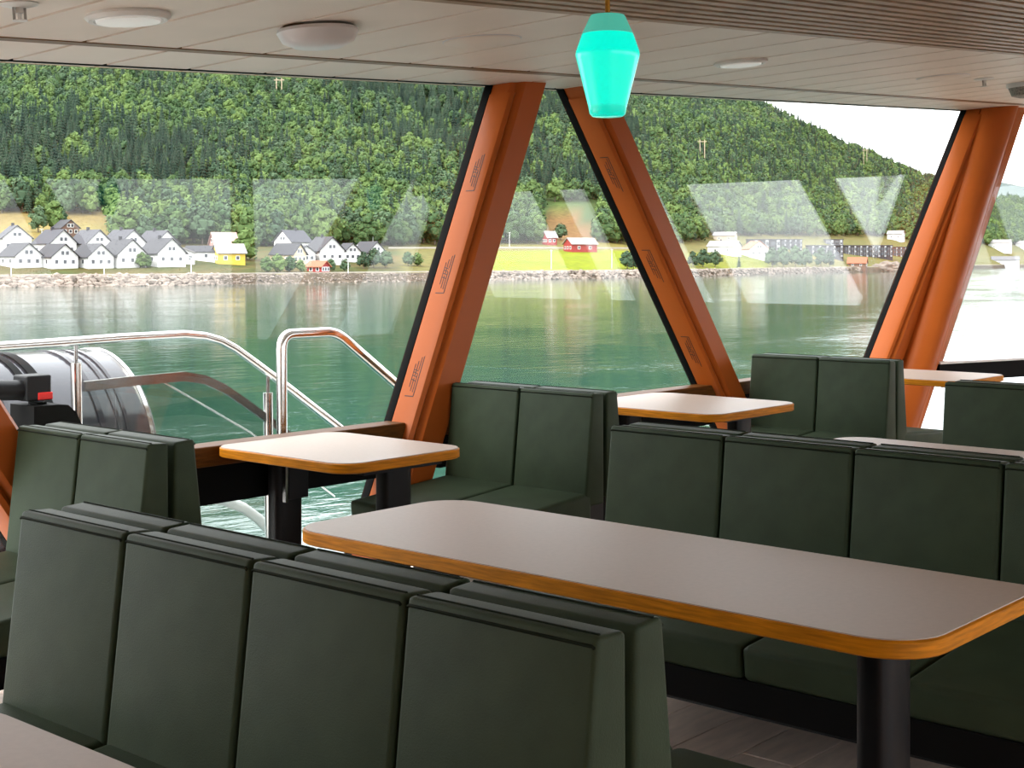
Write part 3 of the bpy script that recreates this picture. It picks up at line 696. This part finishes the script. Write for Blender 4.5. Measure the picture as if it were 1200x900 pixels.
# shore road and upper road
mroad = mat('pale_asphalt', (.32, .29, .25), .9, 0, .1, .3)
def strip(name, px0, px1, sfun, wd, m, lift, label=None, cat=None, n=60):
    bm = bmesh.new(); pr = None
    for i in range(n + 1):
        px = px0 + (px1 - px0) * i / n; s = sfun(px)
        a = ground_pt(px, s); b_ = ground_pt(px, s + wd); z = max(a.z, b_.z) + lift
        r = [bm.verts.new((a.x, a.y, z - .9)), bm.verts.new((a.x, a.y, z)), bm.verts.new((b_.x, b_.y, z)), bm.verts.new((b_.x, b_.y, z - .9))]
        if pr:
            for k in range(3): bm.faces.new((pr[k], pr[k + 1], r[k + 1], r[k]))
        pr = r
    o = link(name, tomesh(bm), m); tag(o, label, cat, kind='structure'); return o
strip('shore_road', -300, 1400, lambda px: 6.0, 4.5, mroad, .12, n=120)
strip('upper_road', 455, 760, lambda px: find_s(px, 291.5), 5.0, mroad, .25)

# ------------------------------------------------------------------ trees
def leaf_mat(name, c0, c1):
    m = mat(name, c0, .8, spec=.15); nt = m.node_tree; b = nt.nodes['Principled BSDF']
    oi = nt.nodes.new('ShaderNodeObjectInfo'); r = nt.nodes.new('ShaderNodeValToRGB')
    r.color_ramp.elements[0].color = (*c0, 1); r.color_ramp.elements[1].color = (*c1, 1)
    n = nt.nodes.new('ShaderNodeTexNoise'); n.inputs['Scale'].default_value = 1.3; n.inputs['Detail'].default_value = 3
    t = nt.nodes.new('ShaderNodeTexCoord'); nt.links.new(t.outputs['Object'], n.inputs['Vector'])
    ad = nt.nodes.new('ShaderNodeMath'); ad.operation = 'MULTIPLY_ADD'; ad.inputs[1].default_value = .7
    sb = nt.nodes.new('ShaderNodeMath'); sb.operation = 'SUBTRACT'; sb.inputs[1].default_value = .35
    nt.links.new(n.outputs['Fac'], ad.inputs[0]); nt.links.new(oi.outputs['Random'], sb.inputs[0]); nt.links.new(sb.outputs[0], ad.inputs[2])
    nt.links.new(ad.outputs[0], r.inputs['Fac']); nt.links.new(r.outputs['Color'], b.inputs['Base Color'])
    b.inputs['Subsurface Weight'].default_value = 0
    return m
M['leaf'] = leaf_mat('broadleaf_foliage', (.034, .068, .027), (.098, .150, .044))
M['leafblue'] = leaf_mat('willow_foliage', (.034, .064, .036), (.070, .112, .058))
M['needle'] = leaf_mat('spruce_foliage', (.013, .028, .021), (.034, .058, .034))
M['bark'] = mat('bark', (.12, .09, .07), .9)
rt = random.Random(11)
def broadleaf(seed, H=1.0, Wd=.38, lobes=9, leaves=220, m='leaf'):
    """unit-height tree: trunk, lumpy crown of displaced lobes and leaf clumps"""
    r = random.Random(seed); bm = bmesh.new()
    tube(bm, [(0, 0, -.06), (.01, 0, .2), (0, .01, .5)], [.025, .02, .012], 5)
    nb = len(bm.faces)
    cs = []
    for k in range(lobes):
        t = (k + .5) / lobes; z = .24 + .62 * t
        rad = Wd * math.sin(math.pi * (.18 + .74 * t)) * .62
        a = k * 2.4 + r.random(); c = Vector((math.cos(a) * rad, math.sin(a) * rad, z)); lr = Wd * r.uniform(.42, .62) * (1 - .35 * t)
        cs.append((c, lr))
    cs.append((Vector((0, 0, .86)), Wd * .40)); cs.append((Vector((0, 0, .5)), Wd * .75))
    for c, lr in cs:
        q = bmesh.ops.create_icosphere(bm, subdivisions=1, radius=lr)['verts']
        for v in q:
            n = noise.noise(v.co * 9 + Vector((seed, k, 0))) * .35
            v.co = v.co * (1 + n); v.co.z *= .95; v.co += c
    for k in range(leaves):
        c, lr = r.choice(cs); d = Vector((r.gauss(0, 1), r.gauss(0, 1), r.gauss(.25, 1))).normalized()
        p = c + d * lr * r.uniform(.92, 1.18); sz = Wd * r.uniform(.07, .15)
        u = d.cross(Vector((r.gauss(0, 1), r.gauss(0, 1), r.gauss(0, 1)))).normalized(); v = (d * .6 + d.cross(u) * .8).normalized()
        bm.faces.new([bm.verts.new(p + u * (a * sz) + v * (b_ * sz)) for a, b_ in ((-1, -.7), (1, -.7), (.8, .8), (-.8, .8))])
    me = bpy.data.meshes.new('tree'); bm.faces.ensure_lookup_table()
    for i, f in enumerate(bm.faces): f.material_index = 0 if i < nb else 1
    bm.to_mesh(me); bm.free(); me.materials.append(M['bark']); me.materials.append(M[m]); return me
def conifer(seed, layers=11):
    r = random.Random(seed); bm = bmesh.new()
    tube(bm, [(0, 0, -.05), (0, 0, .9)], [.018, .004], 5); nb = len(bm.faces)
    for k in range(layers):
        t = k / (layers - 1); z = .10 + .84 * t; rad = .17 * (1 - t) ** .85 + .012; n = 9
        apex = bm.verts.new((r.gauss(0, .004), r.gauss(0, .004), z + .12 * (1 - .4 * t)))
        ring = []
        for j in range(n * 2):
            a = math.pi * j / n + k; rr_ = rad * (r.uniform(.85, 1.2) if j % 2 == 0 else r.uniform(.45, .65))
            ring.append(bm.verts.new((rr_ * math.cos(a), rr_ * math.sin(a), z - (.03 if j % 2 == 0 else 0))))
        for j in range(2 * n): bm.faces.new((ring[j], ring[(j + 1) % (2 * n)], apex))
    me = bpy.data.meshes.new('spruce'); bm.faces.ensure_lookup_table()
    for i, f in enumerate(bm.faces): f.material_index = 0 if i < nb else 1
    bm.to_mesh(me); bm.free(); me.materials.append(M['bark']); me.materials.append(M['needle']); return me
protos = [broadleaf(1), broadleaf(2, Wd=.32), broadleaf(3, Wd=.42), broadleaf(4, Wd=.36, m='leafblue'), conifer(5), conifer(6, 10), conifer(7, 12)]
pts = []
N = 0
while N < 30000:
    px = rt.uniform(-200, 1420); D0 = shore_d(px)
    dmax = D0 + lerp_tab(RS, px) + 40; dmin = D0 + 60
    d = math.sqrt(rt.uniform(dmin ** 2, dmax ** 2))
    if rt.random() > (dmax ** 2 - dmin ** 2) / 2.9e6: continue
    N += 1
    s = d - D0; p = ground_pt(px, s); X, Y = pix(*p)
    if Y > lerp_tab(TREELINE, px): continue
    if inpoly(X, Y, CLEAR) or (632 < px < 704 and Y > 236): continue
    n = noise.noise(Vector((p.x * .006, p.y * .006, 1.7))) + .35 * noise.noise(Vector((p.x * .03, p.y * .03, 9)))
    pc = .12
    if 85 < Y < 232: pc = .85 if n > .02 else .22
    if Y > 232: pc = .10
    if px > 760 and Y > 150: pc = min(pc, .35)
    if rt.random() < pc: k = 4 + rt.randrange(3); h = rt.uniform(11, 18)
    else: k = rt.randrange(4); h = rt.uniform(8, 13)
    pts.append((p, k, h, rt.uniform(0, 6.28), h / d, 0 <= X <= 1200))
pts.sort(key=lambda t: -t[4] if t[5] else 0)
# shrubs and trees standing alone near the shore: (px, ground py, height m, proto)
near = [(312, 321, 4.2, 0), (325, 321, 4.8, 2), (340, 321, 4.4, 0), (352, 320, 3.6, 1), (426, 315, 5.0, 3), (438, 314, 5.8, 3), (452, 314, 5.2, 3), (404, 318, 3.6, 3),
        (288, 305, 9, 0), (293, 304, 8, 1), (812, 313, 6, 3), (824, 313, 7.0, 3), (838, 313, 6.5, 3), (905, 314, 9, 3), (918, 314, 9.5, 3), (932, 314, 10, 3), (944, 314, 9, 3), (962, 314, 9.5, 3), (972, 315, 8, 3),
        (866, 314, 6, 5), (478, 312, 4.5, 3), (489, 312, 4.2, 0), (735, 319, 6.5, 3), (742, 318, 6.5, 3), (166, 314, 4.0, 0), (172, 314, 3.5, 1), (388, 318, 3.5, 3),
        (45, 272, 9, 3), (63, 271, 11, 1), (70, 271, 9, 3), (604, 285, 10, 0), (617, 285, 11, 2), (630, 286, 9, 1), (590, 284, 11, 0), (578, 285, 10, 2), (657, 281, 7, 3), (707, 284, 12, 2), (714, 283, 11, 0), (728, 285, 12, 1), (740, 288, 8, 3)]
LT = {0: ('round pale green leafy tree', 'leafy_tree', 'leafy trees on the far shore'),
      1: ('slim light green leafy tree', 'leafy_tree', 'leafy trees on the far shore'),
      2: ('broad green leafy tree', 'leafy_tree', 'leafy trees on the far shore'),
      3: ('blue-green bushy tree', 'bushy_tree', 'bushy trees on the far shore'),
      4: ('dark pointed spruce', 'spruce_tree', 'spruces on the hillside')}
def put_tree(p, k, h, rz, wf=1.0):
    lb, nm, gr = LT[min(k, 4)]
    X = pix(*p)[0]
    wh = ('above the white houses at left' if X < 300 else 'left of the right-leaning orange pillar' if X < 560 else 'between the two middle orange pillars' if X < 745 else 'between the left-leaning and the double pillar' if X < 1090 else 'right of the double pillar')
    lb = lb + ' ' + wh; gr = gr + ', ' + wh
    o = link(nm, protos[k]); o.location = p - Vector((0, 0, .15)); o.scale = (h * wf, h * wf, h); o.rotation_euler = (0, 0, rz)
    tag(o, lb, 'tree', gr)
for px, py, h, k in near:
    put_tree(ground_pt(px, max(13, find_s(px, py))), k, h, rt.uniform(0, 6), 1.25 if h < 7.5 else 1.1)
k_ind = 300 - len(near); chosen = []; rest = []
solo = [(ground_pt(px, max(13, find_s(px, py))), .4 * h) for px, py, h, k in near]
for t in pts:
    p, k, h = t[:3]; r_ = h * (.17 if k > 3 else .36)
    if len(chosen) < k_ind and t[5] and all((p.xy - q.xy).length > .85 * (r_ + rq) for q, rq in solo):
        solo.append((p, r_)); chosen.append(t)
    else: rest.append(t)
for p, k, h, rz, a_, v in chosen: put_tree(p, k, h, rz)
# the rest of the forest: one stuff object, instanced on points
fm = bpy.data.meshes.new('forest_points'); fm.from_pydata([tuple(t[0] - Vector((0, 0, .2))) for t in rest], [], [])
for nm, ty, vals in (('idx', 'INT', [t[1] for t in rest]), ('hh', 'FLOAT', [t[2] for t in rest]), ('rz', 'FLOAT', [t[3] for t in rest])):
    fm.attributes.new(nm, ty, 'POINT').data.foreach_set('value', vals)
pc_ = bpy.data.collections.new('tree_kinds')
for i, me in enumerate(protos):
    o = bpy.data.objects.new('tree_kind_%d' % i, me); pc_.objects.link(o)
fo = link('forest', fm); tag(fo, 'dense mixed forest covering the hillside across the water', 'forest', kind='stuff')
ng = bpy.data.node_groups.new('forest_nodes', 'GeometryNodeTree')
ng.interface.new_socket('Geometry', in_out='INPUT', socket_type='NodeSocketGeometry'); ng.interface.new_socket('Geometry', in_out='OUTPUT', socket_type='NodeSocketGeometry')
gi = ng.nodes.new('NodeGroupInput'); go = ng.nodes.new('NodeGroupOutput')
ci = ng.nodes.new('GeometryNodeCollectionInfo'); ci.inputs['Collection'].default_value = pc_; ci.inputs['Separate Children'].default_value = True; ci.inputs['Reset Children'].default_value = True
ip = ng.nodes.new('GeometryNodeInstanceOnPoints'); ip.inputs['Pick Instance'].default_value = True
def na(nm, ty):
    n = ng.nodes.new('GeometryNodeInputNamedAttribute'); n.data_type = ty; n.inputs['Name'].default_value = nm; return n
cx = ng.nodes.new('ShaderNodeCombineXYZ')
ng.links.new(gi.outputs[0], ip.inputs['Points']); ng.links.new(ci.outputs[0], ip.inputs['Instance'])
ng.links.new(na('idx', 'INT').outputs['Attribute'], ip.inputs['Instance Index'])
ng.links.new(na('hh', 'FLOAT').outputs['Attribute'], ip.inputs['Scale'])
ng.links.new(na('rz', 'FLOAT').outputs['Attribute'], cx.inputs['Z']); ng.links.new(cx.outputs[0], ip.inputs['Rotation'])
ng.links.new(ip.outputs[0], go.inputs[0])
fo.modifiers.new('forest', 'NODES').node_group = ng
# shoreline stones
bm = bmesh.new(); rs_ = random.Random(3)
for i in range(3200):
    px = rs_.uniform(-60, 1012); s = rs_.uniform(-.6, 4.2); p = ground_pt(px, s)
    q = bmesh.ops.create_icosphere(bm, subdivisions=1, radius=rs_.uniform(.3, .85) * (1.2 if px < 260 or px > 560 else .5))['verts']
    sc = Vector((rs_.uniform(.8, 1.5), rs_.uniform(.8, 1.3), rs_.uniform(.5, .9)))
    for v in q: v.co = v.co * (1 + .3 * noise.noise(v.co * 2 + p)); v.co = Vector((v.co.x * sc.x, v.co.y * sc.y, v.co.z * sc.z)) + p
me = tomesh(bm); o = link('shore_stones', me, mat('shore_stone', (.20, .165, .14), .85, 0, .5, .5, spec=.2)); tag(o, 'band of pale stones lining the far waterline', 'stones', kind='stuff')
# bare rock outcrop near the boathouse
bm = bmesh.new(); c = ground_pt(1040, 1.5)
q = bmesh.ops.create_icosphere(bm, subdivisions=4, radius=1)['verts']
for v in q:
    n = 1 + .35 * noise.noise(v.co * 1.7) + .12 * noise.noise(v.co * 6)
    v.co = Vector((v.co.x * 9 * n, v.co.y * 6 * n, v.co.z * 4.2 * n))
o = link('rock_outcrop', tomesh(bm), mat('bare_rock', (.15, .125, .105), .9, 0, .35, .4), None, 25); o.location = c; o.rotation_euler = (0, 0, cam.rotation_euler.z)
tag(o, 'bare brown rock outcrop at the waterline beside the red-roofed boathouse', 'rock')

# ------------------------------------------------------------------ buildings on the far shore
WALLC = {'white': (.55, .55, .54), 'cream': (.55, .45, .30), 'yellow': (.55, .38, .05), 'red': (.25, .025, .025), 'beige': (.42, .33, .23), 'grey': (.42, .42, .43), 'pink': (.35, .16, .14), 'brown': (.14, .08, .06), 'bay': (.30, .31, .33)}
ROOFC = {'dark': (.022, .022, .028), 'slate': (.035, .035, .045), 'rust': (.28, .09, .045), 'pale': (.24, .225, .225), 'pinkish': (.32, .20, .18), 'grey': (.12, .12, .13)}
for k, v in WALLC.items(): M['w_' + k] = mat('wall_' + k, v, .7, 0, .04, .6)
for k, v in ROOFC.items(): M['r_' + k] = mat('roof_' + k, v, .7, 0, .12, 1.5)
M['pane_dark'] = mat('dark_window', (.05, .055, .065), .15)
M['frame_w'] = mat('white_frame', (.8, .8, .8), .6)
winm = boxm(-.55, .55, -.05, .05, -.6, .6); panem = boxm(-.42, .42, -.07, -.045, -.47, .47)
def house(px, py, w, l, hw, hr, yaw, wc, rc, label, wins=3, chim=False):
    p = ground_pt(px, find_s(px, py)); rz = cam.rotation_euler.z + R(yaw)
    root = empty('house', p, rz); tag(root, label, 'house', 'houses on the far shore')
    # local -Y is the gable turned to the water
    h = w / 2; g = l / 2
    bm = bmesh.new()
    sk = -2.5 if w > 4.5 else -.8
    prof = [(-h, sk), (h, sk), (h, hw), (0, hw + hr), (-h, hw)]
    prism(bm, [(x, -g, z) for x, z in prof], [(x, g, z) for x, z in prof]); link('walls', tomesh(bm), 'w_' + wc, root)
    for sg in (-1, 1):
        e = .5; k_ = hr / h; th = .22
        a = (sg * (h + e), hw - e * k_); b_ = (0, hw + hr)
        bm = bmesh.new()
        prism(bm, [(a[0], -g - e, a[1] + .02), (b_[0], -g - e, b_[1] + .02), (b_[0], -g - e, b_[1] + th), (a[0], -g - e, a[1] + th)],
                  [(a[0], g + e, a[1] + .02), (b_[0], g + e, b_[1] + .02), (b_[0], g + e, b_[1] + th), (a[0], g + e, a[1] + th)])
        link('roof_slope', tomesh(bm), 'r_' + rc, root)
    def win(x, z, side):
        f = link('window', winm, 'frame_w', root); link('pane', panem, 'pane_dark', f)
        if side == 0: f.location = (x, -g - .02, z)
        elif side == 1: f.location = (h + .02, x, z); f.rotation_euler = (0, 0, R(90))
        else: f.location = (-h - .02, x, z); f.rotation_euler = (0, 0, R(-90))
    for i in range(wins): win(-h * .62 + h * 1.24 * i / max(1, wins - 1), hw * .5, 0)
    if hr > 2.2:
        for i in (-.6, .6): win(i, hw + hr * .28, 0)
    sd = 1 if yaw < 0 else 2
    for i in range(2): win(-g * .45 + g * .9 * i, hw * .5, sd)
    if chim: link('chimney', boxm(-.35, .35, g * .2, g * .2 + .6, hw + hr - .6, hw + hr + .9), 'r_dark', root)
    return root
HS = [  # px, py(base), gable width, length, wall h, roof h, yaw, walls, roof, label
 (16, 297, 7.5, 10, 4.2, 3.2, 30, 'white', 'slate', 'tall white house with dormer-like gable at the left edge, back row'),
 (64, 300, 7.5, 9.5, 3.4, 3.4, 46, 'white', 'slate', 'white house with slate roof, second from left in back row'),
 (106, 300, 7.5, 9.5, 3.4, 3.4, 46, 'white', 'slate', 'white house with slate roof, third from left in back row'),
 (145, 300, 8, 10, 3.4, 3.5, 46, 'white', 'slate', 'white house with slate roof, fourth from left in back row'),
 (184, 300, 7.5, 10, 3.4, 3.4, 46, 'white', 'slate', 'white house with slate roof, rightmost of the back row'),
 (24, 312, 7.0, 8.5, 2.6, 2.9, 46, 'white', 'dark', 'white house with dark roof, leftmost of the front row'),
 (66, 313, 7.0, 8.5, 2.6, 2.9, 46, 'white', 'dark', 'white house with dark roof, second from left in front row'),
 (108, 313, 7.0, 8.5, 2.6, 3.0, 46, 'white', 'dark', 'white house with dark roof, third from left in front row'),
 (144, 312, 8.2, 9.0, 3.0, 3.6, 46, 'white', 'dark', 'largest white house with dark roof, fourth in front row'),
 (190, 311, 8.2, 9.0, 3.2, 3.6, 46, 'white', 'dark', 'white house with small twin gable windows, rightmost of front row'),
 (213, 308, 6.0, 6, 2.6, 1.2, 20, 'white', 'pale', 'low plain white building right of the front row houses'),
 (238, 305, 5.0, 9, 2.4, 1.4, 78, 'white', 'dark', 'low long white building with dark roof left of the yellow house'),
 (262, 295, 6.0, 7, 2.5, 3.2, -62, 'pink', 'pinkish', 'house with pale pink roof behind the yellow house'),
 (268, 309, 5.6, 7.5, 3.0, 2.2, -62, 'yellow', 'pale', 'small yellow house with pale roof'),
 (343, 295, 7.5, 9, 3.2, 3.4, -35, 'white', 'slate', 'white house with light dormer, upper left of the middle group'),
 (338, 309, 6.0, 8, 2.8, 2.8, 62, 'cream', 'dark', 'cream house with dark roof, lower left of the middle group'),
 (357, 308, 5.0, 6, 2.8, 2.0, 20, 'white', 'dark', 'narrow white house beside the cream house'),
 (380, 308, 8.0, 10, 3.6, 3.8, 35, 'white', 'dark', 'big white house with dark roof in the middle group'),
 (408, 306, 5.5, 7, 2.6, 2.6, 30, 'white', 'dark', 'white house half behind a bush in the middle group'),
 (432, 305, 6.2, 9, 2.6, 3.0, 40, 'white', 'dark', 'white house with dark roof, rightmost of the middle group'),
 (373, 319, 3.6, 5, 1.6, 1.3, 60, 'red', 'rust', 'tiny red boat shed by the shore below the middle group'),
 (680, 295, 7.0, 11, 3.0, 2.2, -64, 'red', 'pale', 'red barn with white roof above the bright green field'),
 (644, 287, 4.0, 4.6, 3.2, 2.2, -60, 'red', 'pale', 'small red shed with white roof left of the red barn'),
 (850, 283, 7.0, 11, 3.0, 1.6, 70, 'beige', 'pale', 'beige house highest on the slope above the white houses'),
 (849, 298, 8.0, 13, 3.6, 2.2, 62, 'white', 'pale', 'long low white house at the edge of the yellow field'),
 (885, 302, 9.5, 9, 4.0, 3.4, 15, 'white', 'rust', 'white house with rust red roof beside the dark apartments'),
 (1050, 281, 7.0, 10, 4.0, 2.0, 60, 'white', 'pale', 'white house alone on the slope left of the double pillar'),
 (792, 271, 6.0, 8, 4.0, 2.0, 50, 'beige', 'pale', 'small pale house peeping out beside the left-leaning pillar'),
 (1005, 313, 6.0, 9, 2.2, 2.6, 68, 'brown', 'rust', 'boathouse with rust red roof at the waterline'),
 (1172, 294, 9.0, 18, 7.0, 2.5, 60, 'white', 'pale', 'white house right of the double pillar'),
 (1200, 293, 9.0, 14, 6.0, 2.5, 60, 'white', 'pale', 'white house cut by the right edge of the picture'),
 (1178, 311, 8.0, 20, 4.0, 2.5, 75, 'grey', 'grey', 'grey boathouse on the shore right of the double pillar'),
 (77, 276, 6.0, 8, 2.5, 2.5, 40, 'brown', 'dark', 'dark cabin in the meadow above the left houses'),
]
for h_ in HS: house(*h_[:9], label=h_[9], chim=(h_[7] == 'white' and h_[2] > 7.2))
def block(px0, px1, py0, py1, stripes, label, wc=(.035, .035, .042), depth=11):
    pm_ = (px0 + px1) / 2; s = find_s(pm_, py1); d = shore_d(pm_) + s; p = ground_pt(pm_, s)
    W = (px1 - px0) / F * d; Hh = (py1 - py0) / F * d
    root = empty('apartment_block', p, cam.rotation_euler.z + R(-6)); tag(root, label, 'building', 'dark flat-roofed apartment blocks')
    key = 'blk%s' % str(wc)
    if key not in M: M[key] = mat('cladding', wc, .7, 0, .1, .3)
    link('walls', boxm(-W / 2, W / 2, 0, depth, -3, Hh), key, root)
    link('roof', boxm(-W / 2 - .3, W / 2 + .3, -.4, depth + .3, Hh, Hh + .35), 'r_slate', root)
    n = stripes; bw = W / n
    for i in range(n):
        x0 = -W / 2 + bw * i
        link('white_bay', boxm(x0 + bw * .62, x0 + bw * .88, -.8, 0, 0, Hh * .97), 'w_bay', root)
        for z0 in ([.15, .56] if Hh > 4.5 else [.25]):
            link('window', boxm(x0 + bw * .10, x0 + bw * .50, -.06, .02, Hh * z0, Hh * (z0 + .28)), 'pane_dark', root)
            link('window', boxm(x0 + bw * .66, x0 + bw * .86, -.86, -.79, Hh * z0, Hh * (z0 + .28)), 'pane_dark', root)
block(876, 915, 281, 296, 3, 'charcoal apartment block behind the rust-roofed white house')
block(916, 940, 281, 293, 4, 'charcoal block with white bays, second from left in upper row')
block(947, 988, 288, 301, 5, 'charcoal block with white bays in the middle of the terrace row')
block(990.5, 1045.5, 288, 301, 8, 'long charcoal terrace with eight white bays left of the double pillar')
block(1047, 1068, 290, 301, 4, 'brownish terrace block touching the double pillar', (.10, .055, .045))
block(968, 988, 281, 288, 2, 'small grey block above the charcoal terrace', (.13, .13, .145))
# lamp posts along the two roads
for i, (px, yt, yb, nm) in enumerate([(13, 313, 326, 'leftmost, below the front row houses'), (122, 309, 323, 'below the third house of the front row'), (224, 303, 323, 'below the low white building'), (408, 307, 321, 'below the middle group of houses'),
        (437, 273, 289, 'above the rightmost house of the middle group'), (49, 269, 281, 'above the left houses'), (597, 273, 291, 'left of the small red shed'), (646, 294, 316, 'standing in the bright green field'),
        (717, 293, 315, 'in the field beside the left-leaning pillar'), (376, 271, 285, 'behind the middle group of houses'), (420, 288, 303, 'between houses at the right of the middle group')]):
    s = find_s(px, yb); p = ground_pt(px, s); d = shore_d(px) + s; hh = (yb - yt) / F * d
    root = empty('street_lamp', p); tag(root, 'thin white street lamp ' + nm, 'street lamp', 'street lamps on the far shore')
    link('pole', tubem([(0, 0, -.5), (0, 0, hh)], .11, 6), 'w_white', root, 60)
    link('lamp_head', boxm(-.5, .5, -.2, .2, hh, hh + .18), 'w_white', root)
for px, yt, yb, nm in ((162, 78, 97, 'leftmost on the upper hillside'), (327, 104, 128, 'in the upper forest left of the orange pillars'), (823, 174, 202, 'on the slope right of the left-leaning pillar'), (1014, 182, 200, 'on the ridge left of the double pillar')):
    s = find_s(px, yb, 900); p = ground_pt(px, s); d = shore_d(px) + s; hh = (yb - yt) / F * d + 6
    root = empty('power_pylon', p, cam.rotation_euler.z); tag(root, 'slender pale power pole ' + nm, 'power pole', 'power poles on the hillside')
    for sx in (-1.6, 1.6): link('pole', tubem([(sx, 0, -.5), (sx, 0, hh)], .28, 6), 'w_beige', root, 60)
    link('cross_arm', boxm(-3.2, 3.2, -.15, .15, hh - 1.6, hh - 1.2), 'w_beige', root)
